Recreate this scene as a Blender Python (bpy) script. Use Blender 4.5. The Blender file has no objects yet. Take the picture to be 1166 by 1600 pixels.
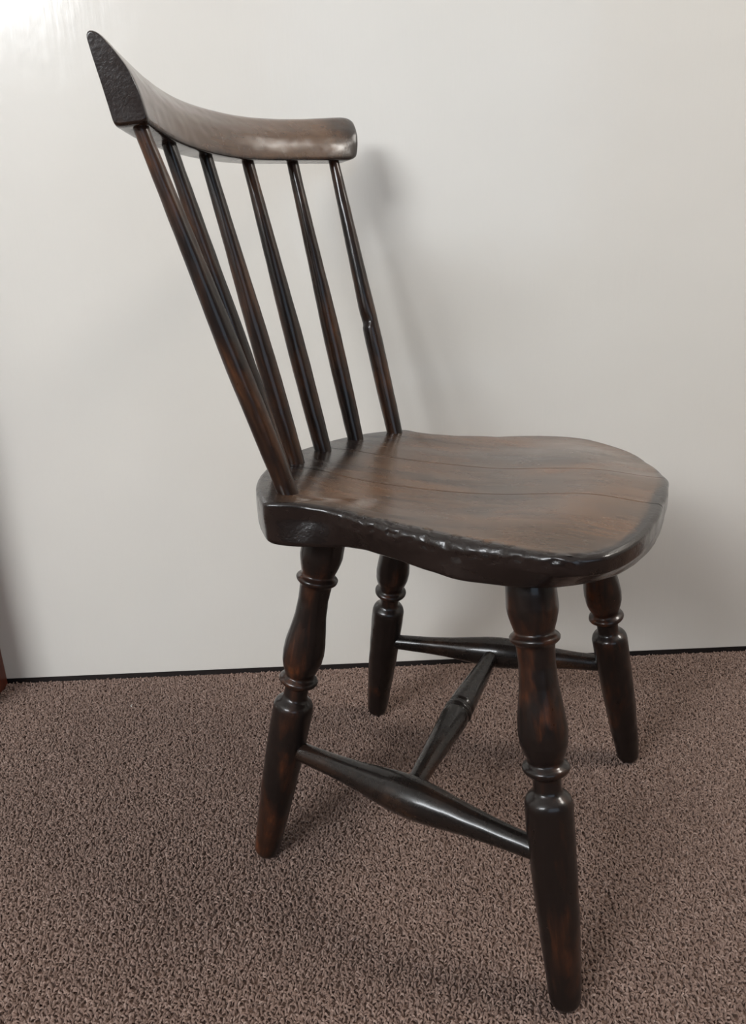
import bpy, bmesh, math
import numpy as np
from mathutils import Vector, Matrix, Quaternion, noise

rng = np.random.default_rng(7)
scene = bpy.context.scene
col = scene.collection

# ------------------------------------------------------------------ camera
CH_ROT = math.radians(-27.971)          # the chair stands turned to the wall
FPX = 1153.26
cam_d = bpy.data.cameras.new('camera')
cam_d.sensor_fit = 'VERTICAL'
cam_d.sensor_height = 36.0
cam_d.lens = FPX / 1600 * 36.0
cam_d.clip_start = 0.02
cam = bpy.data.objects.new('camera', cam_d)
col.objects.link(cam)
yaw, pitch, roll = -0.4604, -0.3340, -0.0296
fw = Vector((math.sin(yaw) * math.cos(pitch), math.cos(yaw) * math.cos(pitch), math.sin(pitch)))
rt0 = Vector((math.cos(yaw), -math.sin(yaw), 0))
up0 = rt0.cross(fw)
rt = math.cos(roll) * rt0 + math.sin(roll) * up0
up = -math.sin(roll) * rt0 + math.cos(roll) * up0
mc = Matrix((rt, up, -fw)).transposed().to_4x4()
mc.translation = Vector((0.2672, -0.7037, 0.6535))
cam.matrix_world = Matrix.Rotation(CH_ROT, 4, 'Z') @ mc
scene.camera = cam

# ------------------------------------------------------------------ light and exposure
world = bpy.data.worlds.new('world')
scene.world = world
world.use_nodes = True
world.node_tree.nodes['Background'].inputs[0].default_value = (0.75, 0.85, 1.0, 1)
world.node_tree.nodes['Background'].inputs[1].default_value = 0.3

def window_light(name, loc, target, sx, sy, power, color):
    l = bpy.data.lights.new(name, 'AREA')
    l.shape = 'RECTANGLE'
    l.size, l.size_y = sx, sy
    l.energy = power
    l.color = color
    o = bpy.data.objects.new(name, l)
    col.objects.link(o)
    o.location = loc
    o.rotation_euler = (Vector(target) - Vector(loc)).to_track_quat('-Z', 'Y').to_euler()
    return o

# daylight through two windows in the walls behind the photographer
window_light('daylight_window', (-2.17, -2.30, 2.03), (-2.17, 0.0, 2.03), 1.7, 0.66, 112, (0.93, 0.965, 1.0))
window_light('daylight_window_side', (0.35, -2.30, 1.25), (0.35, 0.0, 1.25), 1.4, 1.2, 7.5, (0.62, 0.80, 1.0))
# ceiling lamp of the room, to the right of the chair
window_light('ceiling_lamp', (1.70, -0.30, 2.28), (1.2, -0.15, 0), 0.6, 0.6, 33, (1.0, 0.95, 0.88))

vs = scene.view_settings
vs.view_transform = 'Standard'
vs.look = 'None'
vs.exposure = 0.0
vs.gamma = 1.0
vs.use_curve_mapping = False

# ------------------------------------------------------------------ helpers
def link(name, me, mat, parent=None):
    o = bpy.data.objects.new(name, me)
    col.objects.link(o)
    if mat:
        me.materials.append(mat)
    if parent:
        o.parent = parent
    return o

def mesh_np(name, verts, faces, smooth=True):
    me = bpy.data.meshes.new(name)
    me.from_pydata([tuple(map(float, v)) for v in verts], [], [tuple(map(int, f)) for f in faces])
    me.polygons.foreach_set('use_smooth', [smooth] * len(me.polygons))
    me.update()
    return me

def box_mesh(name, x0, x1, y0, y1, z0, z1, bevel=0.0):
    bm = bmesh.new()
    bmesh.ops.create_cube(bm, size=1)
    for v in bm.verts:
        v.co = Vector(((x0 + x1) / 2 + v.co.x * (x1 - x0), (y0 + y1) / 2 + v.co.y * (y1 - y0), (z0 + z1) / 2 + v.co.z * (z1 - z0)))
    if bevel:
        bmesh.ops.bevel(bm, geom=list(bm.edges), offset=bevel, segments=2, affect='EDGES', profile=0.6)
    me = bpy.data.meshes.new(name)
    bm.to_mesh(me)
    bm.free()
    return me

def structure(o):
    o['kind'] = 'structure'
    return o

def nodes_of(name):
    m = bpy.data.materials.new(name)
    m.use_nodes = True
    nt = m.node_tree
    nt.nodes.clear()
    out = nt.nodes.new('ShaderNodeOutputMaterial')
    bs = nt.nodes.new('ShaderNodeBsdfPrincipled')
    nt.links.new(bs.outputs[0], out.inputs[0])
    return m, nt, bs

def N(nt, typ, **kw):
    n = nt.nodes.new(typ)
    for k, v in kw.items():
        if k in n.inputs.keys() if hasattr(n.inputs, 'keys') else False:
            n.inputs[k].default_value = v
        else:
            setattr(n, k, v)
    return n

def ramp(nt, src, stops):
    r = nt.nodes.new('ShaderNodeValToRGB')
    el = r.color_ramp.elements
    while len(el) < len(stops):
        el.new(0.5)
    for e, (p, c) in zip(el, stops):
        e.position = p
        e.color = (c, c, c, 1) if isinstance(c, (int, float)) else (*c, 1)
    nt.links.new(src, r.inputs[0])
    return r.outputs[0]

def tex(nt, vec, scale, detail=4, rough=0.55, mscale=(1, 1, 1), dist=0.0, loc=(0, 0, 0)):
    mp = nt.nodes.new('ShaderNodeMapping')
    mp.inputs['Scale'].default_value = mscale
    mp.inputs['Location'].default_value = loc
    nt.links.new(vec, mp.inputs[0])
    n = nt.nodes.new('ShaderNodeTexNoise')
    n.inputs['Scale'].default_value = scale
    n.inputs['Detail'].default_value = detail
    n.inputs['Roughness'].default_value = rough
    n.inputs['Distortion'].default_value = dist
    nt.links.new(mp.outputs[0], n.inputs['Vector'])
    return n.outputs['Fac']

def mix(nt, fac, a, b, blend='MIX'):
    m = nt.nodes.new('ShaderNodeMix')
    m.data_type = 'RGBA'
    m.blend_type = blend
    for sock, v in ((m.inputs[0], fac), (m.inputs[6], a), (m.inputs[7], b)):
        if isinstance(v, (int, float)):
            sock.default_value = v
        elif isinstance(v, tuple):
            sock.default_value = (*v, 1)
        else:
            nt.links.new(v, sock)
    return m.outputs[2]

def math_n(nt, op, a, b=None):
    m = nt.nodes.new('ShaderNodeMath')
    m.operation = op
    for s, v in ((m.inputs[0], a), (m.inputs[1], b)):
        if v is None:
            continue
        if isinstance(v, (int, float)):
            s.default_value = v
        else:
            nt.links.new(v, s)
    return m.outputs[0]

def bump(nt, bs, h, strength, dist, prev=None):
    b = nt.nodes.new('ShaderNodeBump')
    b.inputs['Strength'].default_value = strength
    b.inputs['Distance'].default_value = dist
    nt.links.new(h, b.inputs['Height'])
    if prev:
        nt.links.new(prev, b.inputs['Normal'])
    nt.links.new(b.outputs[0], bs.inputs['Normal'])
    return b.outputs[0]

# ------------------------------------------------------------------ materials
def mat_turned(name, black, brown, red, lo, hi, rough=0.3, coat=0.35, seed=0.0, random_loc=True):
    """old dark lacquer over turned wood, worn through to red-brown in streaks along the grain (local Z)"""
    m, nt, bs = nodes_of(name)
    tc = nt.nodes.new('ShaderNodeTexCoord')
    oi = nt.nodes.new('ShaderNodeObjectInfo')
    off = nt.nodes.new('ShaderNodeVectorMath')
    off.operation = 'ADD'
    cmb = nt.nodes.new('ShaderNodeCombineXYZ')
    nt.links.new(math_n(nt, 'MULTIPLY', oi.outputs['Random'], 7.0), cmb.inputs[0])
    nt.links.new(math_n(nt, 'MULTIPLY', oi.outputs['Random'], 3.0), cmb.inputs[2])
    nt.links.new(tc.outputs['Object'], off.inputs[0])
    nt.links.new(cmb.outputs[0], off.inputs[1])
    v = off.outputs[0]
    patch = ramp(nt, tex(nt, v, 26, 5, 0.6, (1, 1, 0.35), 0.4), [(lo, 0.0), (hi, 1.0)])
    grain = ramp(nt, tex(nt, v, 160, 5, 0.65, (1, 1, 0.07)), [(0.36, 0.0), (0.66, 1.0)])
    blot = ramp(nt, tex(nt, v, 60, 4, 0.6, (1, 1, 0.6), 0.3, (3, 1, 2)), [(0.4, 0.0), (0.66, 1.0)])
    wood = mix(nt, blot, brown, red)
    f = math_n(nt, 'MULTIPLY', patch, math_n(nt, 'ADD', math_n(nt, 'MULTIPLY', grain, 0.75), 0.25))
    c = mix(nt, f, black, wood)
    nt.links.new(c, bs.inputs['Base Color'])
    rg = ramp(nt, tex(nt, v, 90, 4, 0.6), [(0.3, rough - 0.03), (0.7, rough + 0.05)])
    nt.links.new(rg, bs.inputs['Roughness'])
    bs.inputs['Coat Weight'].default_value = coat
    bs.inputs['Coat Roughness'].default_value = 0.12
    bs.inputs['Specular IOR Level'].default_value = 0.25
    n1 = bump(nt, bs, tex(nt, v, 420, 3, 0.6, (1, 1, 0.5), 0), 0.10, 0.0006)
    bump(nt, bs, tex(nt, v, 90, 4, 0.6, (1, 1, 0.2), 0.0), 0.06, 0.0012, n1)
    return m

M_LEG = mat_turned('leg_lacquer', (0.010, 0.0065, 0.0055), (0.050, 0.019, 0.010), (0.16, 0.047, 0.016), 0.52, 0.72)
M_SPIN = mat_turned('spindle_lacquer', (0.010, 0.006, 0.005), (0.052, 0.022, 0.011), (0.110, 0.042, 0.016), 0.42, 0.66)
M_STRETCH = mat_turned('stretcher_lacquer', (0.010, 0.0075, 0.0065), (0.045, 0.021, 0.012), (0.072, 0.030, 0.013), 0.50, 0.78, rough=0.27)

def mat_worn(name, black, tones, grain_scale, rough, edge_bump, coat=0.3, crackle=0.2):
    """lacquer kept at the edges, polished brown wood where the 'wear' attribute is high; grain along local X"""
    m, nt, bs = nodes_of(name)
    tc = nt.nodes.new('ShaderNodeTexCoord')
    v = tc.outputs['Object']
    at = nt.nodes.new('ShaderNodeAttribute')
    at.attribute_name = 'wear'
    wear = at.outputs['Fac']
    g1 = tex(nt, v, 60, 6, 0.65, grain_scale, 0.6)
    g2 = tex(nt, v, 240, 5, 0.7, grain_scale, 0.2, (1, 5, 2))
    g3 = tex(nt, v, 14, 4, 0.6, (0.5, 1, 1), 0.5, (4, 2, 0))
    tone = mix(nt, ramp(nt, g1, [(0.35, 0.0), (0.68, 1.0)]), tones[0], tones[1])
    tone = mix(nt, math_n(nt, 'MULTIPLY', ramp(nt, g3, [(0.42, 0.0), (0.72, 1.0)]), 0.8), tone, tones[2])
    tone = mix(nt, math_n(nt, 'MULTIPLY', ramp(nt, g2, [(0.50, 0.0), (0.72, 1.0)]), 0.55), tone, black)
    w = math_n(nt, 'ADD', wear, math_n(nt, 'MULTIPLY', math_n(nt, 'SUBTRACT', tex(nt, v, 55, 5, 0.65), 0.5), 0.9))
    f = ramp(nt, w, [(0.25, 0.0), (0.75, 1.0)])
    c = mix(nt, f, black, tone)
    nt.links.new(c, bs.inputs['Base Color'])
    rg = ramp(nt, tex(nt, v, 40, 5, 0.65, (0.4, 1, 1)), [(0.3, rough - 0.06), (0.75, rough + 0.12)])
    nt.links.new(rg, bs.inputs['Roughness'])
    bs.inputs['Coat Weight'].default_value = coat
    bs.inputs['Coat Roughness'].default_value = 0.18
    bs.inputs['Specular IOR Level'].default_value = 0.3
    inv = math_n(nt, 'SUBTRACT', 1.0, wear)
    h1 = math_n(nt, 'MULTIPLY', tex(nt, v, 330, 3, 0.6), math_n(nt, 'ADD', math_n(nt, 'MULTIPLY', inv, edge_bump), 0.10))
    n1 = bump(nt, bs, h1, 0.3, 0.0010)
    n2 = bump(nt, bs, g1, 0.10, 0.0010, n1)
    h3 = math_n(nt, 'MULTIPLY', tex(nt, v, 70, 5, 0.7, (1, 1, 1), 0.5), inv)
    bump(nt, bs, h3, crackle, 0.002, n2)
    return m

M_SEAT = mat_worn('seat_wood', (0.011, 0.007, 0.006), ((0.052, 0.032, 0.021), (0.100, 0.062, 0.040), (0.150, 0.066, 0.025)), (0.09, 1, 1), 0.24, 1.0, coat=0.45)
M_RAIL = mat_worn('rail_wood', (0.016, 0.009, 0.007), ((0.085, 0.042, 0.022), (0.120, 0.064, 0.033), (0.060, 0.028, 0.016)), (1, 0.12, 1), 0.22, 0.6, coat=0.6, crackle=0.04)

def mat_wall():
    m, nt, bs = nodes_of('cream_gloss_paint')
    tc = nt.nodes.new('ShaderNodeTexCoord')
    v = tc.outputs['Object']
    c = mix(nt, ramp(nt, tex(nt, v, 2.2, 3), [(0.3, 0.0), (0.7, 1.0)]), (0.715, 0.685, 0.63), (0.735, 0.705, 0.655))
    nt.links.new(c, bs.inputs['Base Color'])
    bs.inputs['Roughness'].default_value = 0.18
    bs.inputs['Specular IOR Level'].default_value = 0.5
    n1 = bump(nt, bs, tex(nt, v, 55, 5, 0.6, (1, 1, 0.12)), 0.08, 0.004)
    n2 = bump(nt, bs, tex(nt, v, 7, 3, 0.5), 0.10, 0.02, n1)
    vo = nt.nodes.new('ShaderNodeTexVoronoi')
    vo.inputs['Scale'].default_value = 15
    nt.links.new(v, vo.inputs['Vector'])
    spots = ramp(nt, vo.outputs['Distance'], [(0.0, 1.0), (0.07, 0.0)])
    bump(nt, bs, spots, 0.06, 0.002, n2)
    return m

def mat_plain(name, c, rough):
    m, nt, bs = nodes_of(name)
    tc = nt.nodes.new('ShaderNodeTexCoord')
    f = tex(nt, tc.outputs['Object'], 9, 5, 0.6)
    nt.links.new(mix(nt, f, tuple(x * 0.85 for x in c), tuple(min(1, x * 1.1) for x in c)), bs.inputs['Base Color'])
    bs.inputs['Roughness'].default_value = rough
    return m

def mat_redwood():
    m, nt, bs = nodes_of('red_brown_varnish')
    tc = nt.nodes.new('ShaderNodeTexCoord')
    g = tex(nt, tc.outputs['Object'], 45, 5, 0.65, (1, 1, 0.06), 0.3)
    nt.links.new(mix(nt, ramp(nt, g, [(0.3, 0.0), (0.7, 1.0)]), (0.060, 0.014, 0.009), (0.125, 0.034, 0.019)), bs.inputs['Base Color'])
    bs.inputs['Roughness'].default_value = 0.35
    bump(nt, bs, g, 0.08, 0.002)
    return m

CARPET_TONES = [(0.150, 0.095, 0.074), (0.215, 0.142, 0.113), (0.30, 0.213, 0.176)]

def mat_carpet_base():
    m, nt, bs = nodes_of('carpet_backing')
    tc = nt.nodes.new('ShaderNodeTexCoord')
    v = tc.outputs['Object']
    f = tex(nt, v, 330, 4, 0.7, (1, 1, 1), 0.8)
    c = mix(nt, ramp(nt, f, [(0.3, 0.0), (0.6, 1.0)]), CARPET_TONES[0], CARPET_TONES[1])
    nt.links.new(c, bs.inputs['Base Color'])
    bs.inputs['Roughness'].default_value = 1.0
    bs.inputs['Specular IOR Level'].default_value = 0.05
    bump(nt, bs, f, 0.3, 0.003)
    return m

def mat_pile():
    m, nt, bs = nodes_of('carpet_pile_yarn')
    at = nt.nodes.new('ShaderNodeAttribute')
    at.attribute_name = 'tone'
    nt.links.new(ramp(nt, at.outputs['Fac'], [(0.0, CARPET_TONES[0]), (0.6, CARPET_TONES[1]), (1.0, CARPET_TONES[2])]), bs.inputs['Base Color'])
    bs.inputs['Roughness'].default_value = 0.85
    bs.inputs['Specular IOR Level'].default_value = 0.2
    bs.inputs['Sheen Weight'].default_value = 0.15
    bs.inputs['Sheen Roughness'].default_value = 0.6
    return m

# ------------------------------------------------------------------ the room
YW = 0.3418                       # face of the back wall
X0, X1, Y0, ZC = -3.2, 2.2, -2.4, 2.4
FZ = -0.004                       # carpet backing; the pile rises from it
M_WALL = mat_wall()
M_ROOM = mat_plain('matt_cream_emulsion', (0.42, 0.40, 0.37), 0.8)
M_REAR = mat_plain('darkened_rear_wall', (0.10, 0.09, 0.082), 0.8)  # unseen wall behind the camera, darkened so the chair's reflections stay dark
M_CEIL = mat_plain('white_ceiling', (0.80, 0.79, 0.77), 0.9)
M_DARK = mat_plain('dark_gap_strip', (0.016, 0.011, 0.010), 0.6)
floor = structure(link('floor', box_mesh('floor', X0, X1, Y0, YW + 0.1, FZ - 0.05, FZ), mat_carpet_base()))
wall_back = structure(link('wall_back', box_mesh('wall_back', X0, X1, YW, YW + 0.08, 0.0075, ZC, 0.0012), M_WALL))
base = structure(link('gap_shade_back', box_mesh('gap_shade_back', X0, X1, YW + 0.004, YW + 0.08, FZ, 0.0075), M_DARK))  # dark strip standing in for the shaded gap under the wall
structure(link('wall_left', box_mesh('wall_left', X0 - 0.1, X0, Y0, YW + 0.08, FZ, ZC), M_ROOM))
structure(link('wall_right', box_mesh('wall_right', X1, X1 + 0.1, Y0, YW + 0.08, FZ, ZC), M_ROOM))
structure(link('wall_front', box_mesh('wall_front', X0, X1, Y0 - 0.1, Y0, FZ, ZC), M_REAR))
structure(link('ceiling', box_mesh('ceiling', X0, X1, Y0, YW + 0.08, ZC, ZC + 0.1), M_CEIL))
trim = structure(link('trim_1', box_mesh('trim_1', -0.7186, -0.6786, YW - 0.09, YW, FZ, 2.05, 0.003), mat_redwood()))

# ------------------------------------------------------------------ carpet pile: short curled yarn tufts
def carpet_pile():
    pts = []
    def area(x0, x1, y0, y1, sp, hole=None):
        nx, ny = int((x1 - x0) / sp), int((y1 - y0) / sp)
        gx, gy = np.meshgrid(np.arange(nx), np.arange(ny))
        P = np.stack([x0 + (gx + 0.5) * sp, y0 + (gy + 0.5) * sp], -1).reshape(-1, 2)
        P += rng.uniform(-0.62, 0.62, P.shape) * sp
        if hole:
            k = (P[:, 0] > hole[0]) & (P[:, 0] < hole[1]) & (P[:, 1] > hole[2]) & (P[:, 1] < hole[3])
            P = P[~k]
        P = P[(P[:, 1] < YW - 0.001) & (P[:, 1] > Y0) & (P[:, 0] < X1)]
        t = (P[:, 0] < -0.6786) & (P[:, 0] > -0.7186) & (P[:, 1] > YW - 0.09)
        return P[~t]
    inner = (-0.80, 0.72, -0.62, YW)
    P = area(*inner, 0.0030)
    # thin the far corners that the room never shows closely
    Q = area(-1.3, 1.2, -1.0, YW, 0.0068, inner)
    P = np.concatenate([P, Q])
    n = len(P)
    ang = rng.uniform(0, 2 * np.pi, n)
    P += rng.normal(0, 0.0009, P.shape)
    L = rng.uniform(0.0042, 0.0075, n)
    Hh = rng.uniform(0.0036, 0.0058, n)
    r = rng.uniform(0.0007, 0.00115, n)
    curl = rng.uniform(-1.2, 1.2, n)
    K = 4
    V = np.empty((n, K, 3, 3), np.float32)
    for k in range(K):
        t = k / (K - 1)
        a = ang + curl * (t - 0.5)
        d = (t - 0.5) * L
        cx = P[:, 0] + np.cos(a) * d
        cy = P[:, 1] + np.sin(a) * d
        cz = FZ - 0.0004 + Hh * (1 - (2 * t - 1) ** 2 * 0.75) * 1.0
        rr = r * (0.75 if k in (0, K - 1) else 1.0)
        sx, sy = -np.sin(a), np.cos(a)
        for j, (cs, sn) in enumerate(((1, -0.5), (-1, -0.5), (0, 1.0))):
            V[:, k, j, 0] = cx + sx * rr * cs
            V[:, k, j, 1] = cy + sy * rr * cs
            V[:, k, j, 2] = cz + rr * sn
    idx = np.arange(n)[:, None] * (K * 3)
    quads = []
    for k in range(K - 1):
        for j in ((1, 2), (2, 0)):           # two upper sides of the yarn
            quads.append(np.concatenate([idx + k * 3 + j[0], idx + k * 3 + j[1], idx + (k + 1) * 3 + j[1], idx + (k + 1) * 3 + j[0]], 1))
    F = np.stack(quads, 1).reshape(-1, 4)
    me = bpy.data.meshes.new('carpet_pile')
    me.vertices.add(n * K * 3)
    me.vertices.foreach_set('co', V.reshape(-1))
    me.loops.add(F.size)
    me.loops.foreach_set('vertex_index', F.reshape(-1).astype(np.int32))
    me.polygons.add(len(F))
    me.polygons.foreach_set('loop_start', (np.arange(len(F)) * 4).astype(np.int32))
    me.polygons.foreach_set('use_smooth', np.ones(len(F), bool))
    me.update(calc_edges=True)
    tone = np.clip(rng.normal(0.50, 0.24, n), 0, 1)
    at = me.attributes.new('tone', 'FLOAT', 'POINT')
    at.data.foreach_set('value', np.repeat(tone, K * 3).astype(np.float32))
    o = link('carpet_pile', me, mat_pile())
    o['kind'] = 'stuff'
    o['label'] = 'short curled brown carpet pile'
    o.parent = floor
    return o

pile = carpet_pile()

# ------------------------------------------------------------------ the chair
chair = bpy.data.objects.new('spindle_back_chair', None)
col.objects.link(chair)
chair.rotation_euler = (0, 0, CH_ROT)
chair['label'] = 'dark stained wooden spindle-back chair with turned legs and worn saddle seat'
chair['category'] = 'chair'

def lathe(name, prof, a, b, mat, parent, seg=40, step=0.0022, smooth=0.0012, jitter=0.00022, cut=None, seed=0.0):
    """turned piece: prof = [(distance from a, radius)], axis from a towards b"""
    a, b = Vector(a), Vector(b)
    pz = np.array([q[0] for q in prof])
    pr = np.array([q[1] for q in prof])
    o_ = np.argsort(pz)
    pz, pr = pz[o_], pr[o_]
    n = max(8, int((pz[-1] - pz[0]) / step))
    z = np.linspace(pz[0], pz[-1], n)
    r = sum(np.interp(np.clip(z + d * smooth, pz[0], pz[-1]), pz, pr) for d in (-1, -0.5, 0, 0.5, 1)) / 5
    th = np.linspace(0, 2 * np.pi, seg, endpoint=False)
    V, F = [], []
    for i in range(n):
        for t in th:
            c, s = math.cos(t), math.sin(t)
            q = noise.noise(Vector((c * 2 + seed, s * 2, z[i] * 55))) * jitter * 2 + noise.noise(Vector((c + seed * 3, s, z[i] * 9))) * jitter * 3
            p = Vector((c * (r[i] + q), s * (r[i] + q), z[i]))
            if cut:
                p = cut(p)
            V.append(p)
    for i in range(n - 1):
        for j in range(seg):
            k = (j + 1) % seg
            F.append((i * seg + j, i * seg + k, (i + 1) * seg + k, (i + 1) * seg + j))
    for ring, flip in ((0, True), (n - 1, False)):
        cidx = len(V)
        V.append(Vector((0, 0, z[ring])))
        for j in range(seg):
            k = (j + 1) % seg
            F.append((cidx, ring * seg + k, ring * seg + j) if flip else (cidx, ring * seg + j, ring * seg + k))
    o = link(name, mesh_np(name, V, F), mat, parent)
    o.location = a
    o.rotation_mode = 'QUATERNION'
    o.rotation_quaternion = (b - a).to_track_quat('Z', 'Y')
    return o

# --- legs
LEG = [(0.003, 0.0115), (0.0045, 0.0132), (0.008, 0.0142), (0.014, 0.0149), (0.040, 0.0166), (0.096, 0.0196), (0.1514, 0.0211), (0.194, 0.0218),
       (0.1985, 0.0216), (0.2027, 0.0203), (0.2059, 0.0172), (0.2080, 0.0142), (0.2112, 0.0128), (0.222, 0.0126), (0.2238, 0.0134), (0.2255, 0.0170), (0.2272, 0.0198),
       (0.2295, 0.0212), (0.2320, 0.0211), (0.2342, 0.0190), (0.2360, 0.0158), (0.2385, 0.0160), (0.246, 0.0191), (0.2538, 0.0213),
       (0.2646, 0.0220), (0.275, 0.0213), (0.2854, 0.0200), (0.3065, 0.0169), (0.3246, 0.0159), (0.3413, 0.0169), (0.3438, 0.0178), (0.3456, 0.0208),
       (0.3480, 0.0221), (0.3506, 0.0219), (0.3523, 0.0190), (0.3544, 0.0172), (0.357, 0.0180), (0.3631, 0.0199), (0.370, 0.0217), (0.3757, 0.0225), (0.3896, 0.0221), (0.400, 0.0212), (0.420, 0.0205)]
LEGS = [((0.1961, -0.1933, 0), (0.1273, -0.1263, 0.405)),
        ((-0.1583, -0.1520, 0), (-0.0854, -0.0944, 0.405)),
        ((0.1990, 0.1917, 0), (0.1260, 0.1273, 0.405)),
        ((-0.1620, 0.1546, 0), (-0.0832, 0.0920, 0.405))]
for i, (a, b) in enumerate(LEGS):
    lathe('leg', LEG, a, b, M_LEG, chair, seg=48, step=0.0013, seed=i * 4.1)

# --- side stretchers with a swelling, cross stretcher with a ring
SN = (Vector((-0.1344, -0.1294, 0.1408)), Vector((0.1723, -0.1746, 0.1472)))
SF = (Vector((-0.1325, 0.1285, 0.1408)), Vector((0.1701, 0.1766, 0.1472)))
SP = [(0.0, 0.0095), (0.12, 0.0105), (0.25, 0.0120), (0.36, 0.0155), (0.45, 0.0196), (0.52, 0.0214), (0.59, 0.0200), (0.68, 0.0158), (0.80, 0.0120), (0.92, 0.0105), (1.0, 0.0098)]
for a, b in (SN, SF):
    L = (b - a).length
    lathe('side_stretcher', [(t * L, r) for t, r in SP], a, b, M_STRETCH, chair, seg=36, step=0.003, smooth=0.02, jitter=0.0001)
ca, cb = Vector((0.0230, -0.1526, 0.1441)), Vector((0.0185, 0.1525, 0.1440))
L = (cb - ca).length
CP = [(0.0, 0.0092), (0.10, 0.0100), (0.25, 0.0122), (0.38, 0.0148), (0.455, 0.0163), (0.478, 0.0163), (0.484, 0.0142), (0.490, 0.0140), (0.496, 0.0160), (0.503, 0.0168), (0.512, 0.0168),
      (0.520, 0.0158), (0.526, 0.0140), (0.534, 0.0142), (0.545, 0.0158), (0.60, 0.0152), (0.72, 0.0130), (0.86, 0.0108), (1.0, 0.0094)]
lathe('cross_stretcher', [(t * L, r) for t, r in CP], ca, cb, M_STRETCH, chair, seg=36, step=0.0012, smooth=0.0008, jitter=0.0001, seed=9.0)

# --- spindles
SPB = [(-0.1089, -0.1297, 0.44), (-0.1440, -0.0832, 0.4405), (-0.1583, -0.0340, 0.44), (-0.1566, 0.0243, 0.44), (-0.1465, 0.0882, 0.44), (-0.1153, 0.1366, 0.44)]
SPT = [(-0.2043, -0.1684, 0.761), (-0.2267, -0.1094, 0.7596), (-0.2405, -0.0376, 0.7564), (-0.2412, 0.0376, 0.7560), (-0.2273, 0.1094, 0.758), (-0.2044, 0.1684, 0.762)]
SPR = [(-0.04, 0.0092), (0.0, 0.0100), (0.15, 0.0106), (0.35, 0.0108), (0.48, 0.0102), (0.62, 0.0090), (0.80, 0.0076), (0.93, 0.0068), (1.0, 0.0066), (1.03, 0.0062)]
for i, (b, t) in enumerate(zip(SPB, SPT)):
    L = (Vector(t) - Vector(b)).length
    cut = None
    if i == 5:                     # the far spindle has an old notch
        def cut(p, L=L):
            d = p.z - 0.418 * L
            w = (math.exp(-(d / 0.011) ** 2) if d > 0 else math.exp(-(d / 0.003) ** 2)) * max(0.0, p.x / 0.0105)
            return Vector((p.x - 0.0027 * w, p.y, p.z))
    lathe('spindle', [(s * L, r) for s, r in SPR], b, t, M_SPIN, chair, seg=28, step=0.003, smooth=0.012, jitter=0.00012, cut=cut, seed=i * 2.7)

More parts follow.
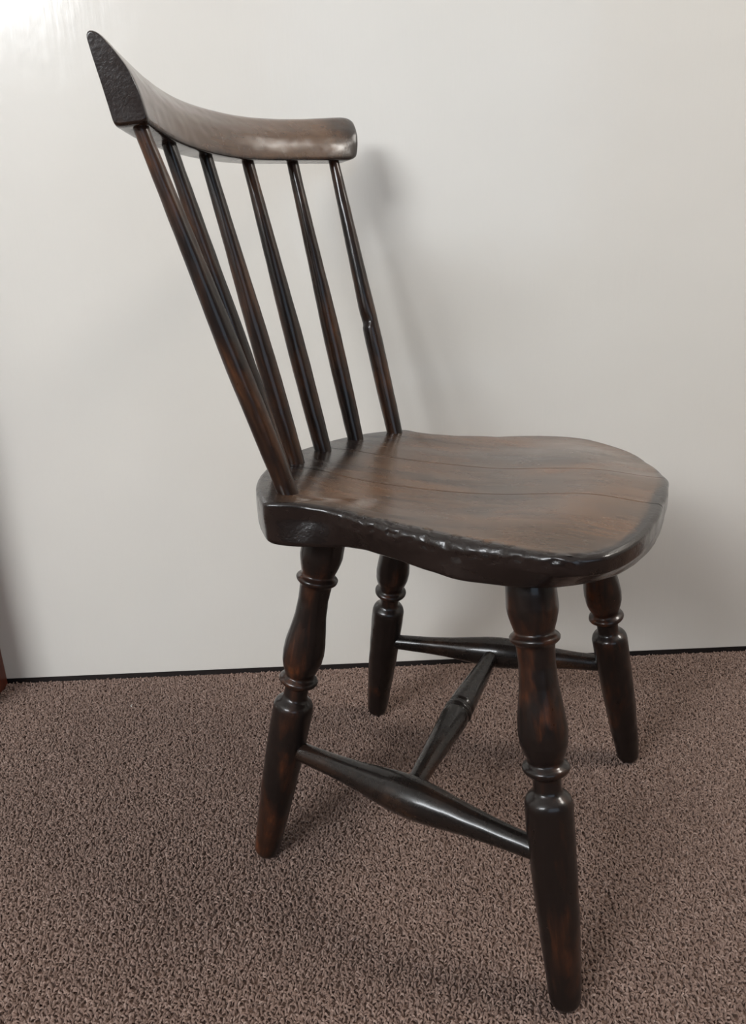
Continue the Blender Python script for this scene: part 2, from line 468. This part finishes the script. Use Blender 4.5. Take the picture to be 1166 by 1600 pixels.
# --- crest rail
RC, RR, PHI, PHF = 0.179, 0.407, math.radians(25.9), math.radians(27.6)
SEC = [(0.0, 0.0), (0.0003, 0.004), (0.0017, 0.0114), (0.0044, 0.0224), (0.0094, 0.0356), (0.0150, 0.0449), (0.0224, 0.0542), (0.0300, 0.0628),
       (0.0345, 0.0660), (0.0390, 0.0672), (0.0420, 0.0660), (0.0428, 0.0630), (0.0409, 0.0541), (0.0372, 0.0381), (0.0331, 0.0186), (0.0292, -0.0005), (0.0280, -0.0026), (0.014, -0.0014)]
def crest_rail():
    S = np.array(SEC)
    # resample the closed section, keeping the two lower edges firm
    d = np.r_[0, np.cumsum(np.hypot(*(np.roll(S, -1, 0) - S).T))]
    C = np.vstack([S, S[:1]])
    m = 72
    q = np.linspace(0, d[-1], m, endpoint=False)
    S2 = np.stack([np.interp(q, d, C[:, k]) for k in (0, 1)], 1)
    for _ in range(2):
        S2 = (np.roll(S2, 1, 0) + 2 * S2 + np.roll(S2, -1, 0)) / 4
    cen = np.array([0.0215, 0.032])
    stations = []
    eN, eF = 0.006, 0.016
    for t in np.linspace(0, 1, 9):
        stations.append((-PHI + (eN * (1 - math.cos(t * math.pi / 2))) / RR, 1 - 0.085 * (1 - math.sin(t * math.pi / 2))))
    for t in np.linspace(0, 1, 90)[1:-1]:
        stations.append((-PHI + eN / RR + t * (PHI + PHF - (eN + eF) / RR), 1.0))
    for t in np.linspace(0, 1, 12):
        stations.append((PHF - eF * (1 - math.sin(t * math.pi / 2)) / RR, 1 - 0.26 * (1 - math.cos(t * math.pi / 2))))
    HP = ([-26, -21, -16, -10, -5, 0, 5, 10, 17, 28], [0.0685, 0.0665, 0.0610, 0.0545, 0.0515, 0.0505, 0.0490, 0.0475, 0.0485, 0.0550])
    ZP = ([-26, -19, -13.5, -8, -3, 2.6, 8, 13, 19.4, 28], [0.7615, 0.7575, 0.7550, 0.7540, 0.7535, 0.7542, 0.7562, 0.7592, 0.7622, 0.7655])
    def smooth_at(phi, tab):
        d_ = math.degrees(phi)
        return float(np.mean([np.interp(d_ + k, *tab) for k in (-3, -1.5, 0, 1.5, 3)]))
    V, W = [], []
    for phi, sc in stations:
        hh, zb_ = smooth_at(phi, HP) / 0.0672, smooth_at(phi, ZP)
        for u, z in cen + (S2 - cen) * sc:
            rr = RR + u
            sh = math.radians(2.4) * max(0.0, z / 0.067) * max(0.0, (phi - 0.12) / (PHF - 0.12))
            zz = zb_ + z * hh
            nz = noise.noise(Vector((phi * 40, u * 150, z * 60))) * 0.0003
            V.append((RC - (rr + nz) * math.cos(phi + sh), (rr + nz) * math.sin(phi + sh), zz))
            front = 1.0 if (u < 0.6 * z + 0.002 and z > 0.001) else 0.0
            endf = min(1.0, max(0.0, min((phi + PHI) * RR / 0.006, (PHF - phi) * RR / 0.060)))
            W.append(front * (0.15 + 0.85 * endf) * min(1.0, 0.35 + z / 0.02) if z > 0.001 else 0.3)
    n = len(stations)
    F = []
    for i in range(n - 1):
        for j in range(m):
            k = (j + 1) % m
            F.append((i * m + j, (i + 1) * m + j, (i + 1) * m + k, i * m + k))
    for i, flip in ((0, False), (n - 1, True)):
        c = np.mean(np.array(V[i * m:(i + 1) * m]), 0)
        ci = len(V)
        V.append(tuple(c))
        W.append(0.0)
        for j in range(m):
            k = (j + 1) % m
            F.append((ci, i * m + j, i * m + k) if not flip else (ci, i * m + k, i * m + j))
    me = mesh_np('crest_rail', V, F)
    me.polygons.foreach_set('use_smooth', [len(f) == 4 for f in F])
    at = me.attributes.new('wear', 'FLOAT', 'POINT')
    at.data.foreach_set('value', np.array(W, np.float32))
    bm = bmesh.new()
    bm.from_mesh(me)
    bmesh.ops.recalc_face_normals(bm, faces=bm.faces)
    bm.to_mesh(me)
    bm.free()
    return link('crest_rail', me, M_RAIL, chair)
crest_rail()

# --- saddle seat in three boards
TOP = [(-0.186, 0.0, .440), (-0.179, -0.058, .440), (-0.1658, -0.0951, .440), (-0.1497, -0.125, .440), (-0.128, -0.151, .440), (-0.112, -0.1675, .440), (-0.1060, -0.1675, .440), (-0.092, -0.1625, .440),
       (-0.076, -0.156, .438), (-0.055, -0.152, .436), (-0.036, -0.154, .435), (-0.017, -0.1585, .434), (-0.001, -0.161, .4335), (0.034, -0.168, .433), (0.050, -0.171, .433),
       (0.072, -0.1755, .433), (0.1147, -0.180, .434), (0.137, -0.185, .435), (0.1575, -0.188, .436), (0.181, -0.184, .437), (0.197, -0.174, .438), (0.209, -0.154, .439),
       (0.217, -0.128, .440), (0.222, -0.091, .441), (0.2236, -0.040, .442), (0.2235, 0.010, .442), (0.2215, 0.034, .4415), (0.2145, 0.055, .440), (0.1934, 0.108, .437),
       (0.171, 0.152, .4355), (0.148, 0.176, .435), (0.117, 0.193, .4365), (0.093, 0.196, .437), (0.0577, 0.190, .437), (0.012, 0.169, .437), (-0.037, 0.153, .438),
       (-0.068, 0.1475, .439), (-0.089, 0.1465, .440), (-0.1045, 0.1533, .440), (-0.112, 0.1547, .440), (-0.1316, 0.1364, .440), (-0.147, 0.120, .440), (-0.168, 0.080, .440), (-0.180, 0.036, .440)]
BOT = [(-0.183, 0.0), (-0.172, -0.070), (-0.1546, -0.1167), (-0.128, -0.150), (-0.110, -0.1675), (-0.0934, -0.168), (-0.0407, -0.1495), (-0.018, -0.1496), (0.0042, -0.1553), (0.0244, -0.161),
       (0.060, -0.173), (0.079, -0.179), (0.089, -0.180), (0.1065, -0.178), (0.117, -0.177), (0.142, -0.172), (0.160, -0.163), (0.176, -0.150), (0.198, -0.124), (0.214, -0.076), (0.2200, -0.0356), (0.2215, 0.0)]
BOT = BOT + [(x, -y) for x, y in BOT[-2:0:-1]]
def polar(pts, cx, n):
    P = np.array(pts)
    th = np.arctan2(P[:, 1], P[:, 0] - cx)
    o_ = np.argsort(th)
    th, P = th[o_], P[o_]
    rad = np.hypot(P[:, 0] - cx, P[:, 1])
    T = np.r_[th[-3:] - 2 * np.pi, th, th[:3] + 2 * np.pi]
    t = np.linspace(-np.pi, np.pi, n, endpoint=False)
    def ip(v):
        v = np.r_[v[-3:], v, v[:3]]
        q = np.interp(t, T, v)
        for _ in range(5):
            q = (np.roll(q, 1) + 2 * q + np.roll(q, -1)) / 4
        return q
    return t, ip(rad), (ip(P[:, 2]) if P.shape[1] > 2 else None)

def seat():
    CX, n = 0.025, 720
    t, rt_, zt = polar(TOP, CX, n)
    _, rb, _ = polar(BOT, CX, n)
    ZB = 0.400
    xs = [-0.19, -0.14, -0.11, -0.08, -0.043, -0.017, 0.012, 0.035, 0.062, 0.09, 0.108, 0.126, 0.17, 0.19, 0.21, 0.224]
    za = [0.440, 0.440, 0.4395, 0.4363, 0.4350, 0.4346, 0.4345, 0.4345, 0.4357, 0.4390, 0.4413, 0.4430, 0.4460, 0.4460, 0.4440, 0.4415]
    zb = [0.440, 0.440, 0.4385, 0.4342, 0.4320, 0.4317, 0.4316, 0.4321, 0.4335, 0.4361, 0.4388, 0.4412, 0.4465, 0.4476, 0.4470, 0.4450]
    def top_z(x, y):
        f = min(1.4, max(-0.4, (y + 0.049) / 0.085))
        A = np.interp([x - .012, x, x + .012], xs, za).mean()
        B = np.interp([x - .012, x, x + .012], xs, zb).mean()
        return B + (A - B) * f
    V, W, rings = [], [], 0
    px_, py_ = CX + rt_ * np.cos(t), rt_ * np.sin(t)
    RDA = 0.0035 + 0.0050 * np.exp(-((px_ - 0.075) / 0.075) ** 2) * (py_ < -0.05)
    for _ in range(20):
        RDA = (np.roll(RDA, 1) + RDA + np.roll(RDA, -1)) / 3
    # top, centre outwards
    ss = list(np.linspace(0, 0.90, 40)[1:]) + list(np.linspace(0.90, 1.0, 16)[1:])
    V.append((CX, 0.0, top_z(CX, 0.0)))
    W.append(1.0)
    for s in ss:
        for i in range(n):
            RD = RDA[i]
            rr = (rt_[i] - RD) * s
            x, y = CX + rr * math.cos(t[i]), rr * math.sin(t[i])
            k = min(1.0, max(0.0, (s - 0.60) / 0.40))
            k = k * k * (3 - 2 * k)
            zz = top_z(x, y) * (1 - k) + (zt[i] + 0.0005) * k
            d = (rt_[i] - RD) * (1 - s)
            chip = 0.0
            if d < 0.009 and y < -0.08 and -0.04 < x < 0.19:
                w = (1 - d / 0.009)
                q = noise.noise(Vector((x * 130, y * 130, 3.1))) + 0.7 * noise.noise(Vector((x * 300, y * 300, 1.7)))
                chip = max(0.0, q - 0.1) * 0.0034 * w
            V.append((x, y, zz - chip))
            front = min(1.0, max(0.0, (0.222 - x) / 0.02))
            back = min(1.0, max(0.25, (x + 0.15) / 0.09))
            edge = min(1.0, max(0.0, (d - 0.001) / 0.009)) if y < 0 else min(1.0, max(0.0, (d + 0.012) / 0.02))
            W.append(edge * back * (0.3 + 0.7 * front))
    # rounded edge, upright side, undercut, bottom
    side = []
    for a in np.linspace(0, math.pi / 2, 7)[1:]:
        side.append(('r', a))
    for h in np.linspace(0.05, 1, 16):
        side.append(('s', h))
    for kind, a in side:
        for i in range(n):
            c, s_ = math.cos(t[i]), math.sin(t[i])
            RD = RDA[i]
            if kind == 'r':
                rr = rt_[i] - RD + RD * math.sin(a)
                zz = zt[i] - RD * (1 - math.cos(a))
            else:
                f = max(0.0, (a - 0.30) / 0.70)
                rr = rt_[i] * (1 - f) + rb[i] * f
                if a > 0.9:
                    rr -= 0.0025 * ((a - 0.9) / 0.1) ** 2
                zz = (zt[i] - RD) * (1 - a) + ZB * a
            x, y = CX + rr * c, rr * s_
            q = noise.noise(Vector((x * 90, y * 90, zz * 90))) * 0.0003 + noise.noise(Vector((x * 25, y * 25, zz * 30))) * 0.0005
            if y < -0.08 and -0.04 < x < 0.185 and zz > 0.41:
                q -= max(0.0, noise.noise(Vector((x * 150, y * 150, zz * 200)))) * 0.0026 * min(1, (zz - 0.41) / 0.015)
            V.append((x + q * c, y + q * s_, zz))
            W.append(0.0)
    for s in (0.9, 0.6, 0.3):
        for i in range(n):
            rr = rb[i] * s
            V.append((CX + rr * math.cos(t[i]), rr * math.sin(t[i]), ZB))
            W.append(0.0)
    V.append((CX, 0, ZB))
    W.append(0.0)
    R_ = (len(V) - 2) // n
    F = []
    for j in range(n):
        k = (j + 1) % n
        F.append((0, 1 + j, 1 + k))
        for i in range(R_ - 1):
            F.append((1 + i * n + j, 1 + (i + 1) * n + j, 1 + (i + 1) * n + k, 1 + i * n + k))
        F.append((len(V) - 1, 1 + (R_ - 1) * n + k, 1 + (R_ - 1) * n + j))
    me = mesh_np('seat_solid', V, F)
    at = me.attributes.new('wear', 'FLOAT', 'POINT')
    at.data.foreach_set('value', np.array(W, np.float32))
    root = bpy.data.objects.new('seat', None)
    col.objects.link(root)
    root.parent = chair
    G = 0.00062
    for lo, hi in ((None, -0.0492), (-0.0492, 0.0360), (0.0360, None)):
        bm = bmesh.new()
        bm.from_mesh(me)
        for cut_, sgn in ((lo, 1), (hi, -1)):
            if cut_ is None:
                continue
            r_ = bmesh.ops.bisect_plane(bm, geom=bm.verts[:] + bm.edges[:] + bm.faces[:], plane_co=(0, cut_ + sgn * G, 0), plane_no=(0, sgn, 0), clear_inner=True)
            ed = [e for e in r_['geom_cut'] if isinstance(e, bmesh.types.BMEdge)]
            f_ = bmesh.ops.edgeloop_fill(bm, edges=ed)
            for f in f_['faces']:
                f.smooth = False
        bmesh.ops.recalc_face_normals(bm, faces=bm.faces)
        for e in bm.edges:
            if len(e.link_faces) == 2 and e.calc_face_angle(0) > 0.9:
                e.smooth = False
        m2 = bpy.data.meshes.new('seat_plank')
        bm.to_mesh(m2)
        bm.free()
        link('seat_plank', m2, M_SEAT, root)
    bpy.data.meshes.remove(me)
seat()

# ------------------------------------------------------------------ a tiny pale flake lying on the carpet
def flake():
    V, F = [], []
    for i in range(9):
        a = math.radians(100 + i * 20)
        w = 0.0007 * math.sin(math.pi * (i + 0.5) / 9) + 0.00015
        for rr, zz in ((0.0026 - w, 0.0), (0.0026 + w, 0.0), (0.0026, 0.0007 + w * 0.5)):
            V.append((rr * math.cos(a), rr * math.sin(a), zz))
    for i in range(8):
        for j in range(3):
            k = (j + 1) % 3
            F.append((i * 3 + j, i * 3 + k, (i + 1) * 3 + k, (i + 1) * 3 + j))
    F += [(0, 2, 1), (24, 25, 26)]
    o = link('paper_flake', mesh_np('paper_flake', V, F), mat_plain('pale_flake', (0.75, 0.72, 0.66), 0.7))
    o.location = (-0.4494, 0.2540, 0.0024)
    o['label'] = 'tiny pale curved flake lying on the carpet near the wall'
    o['category'] = 'flake'
flake()
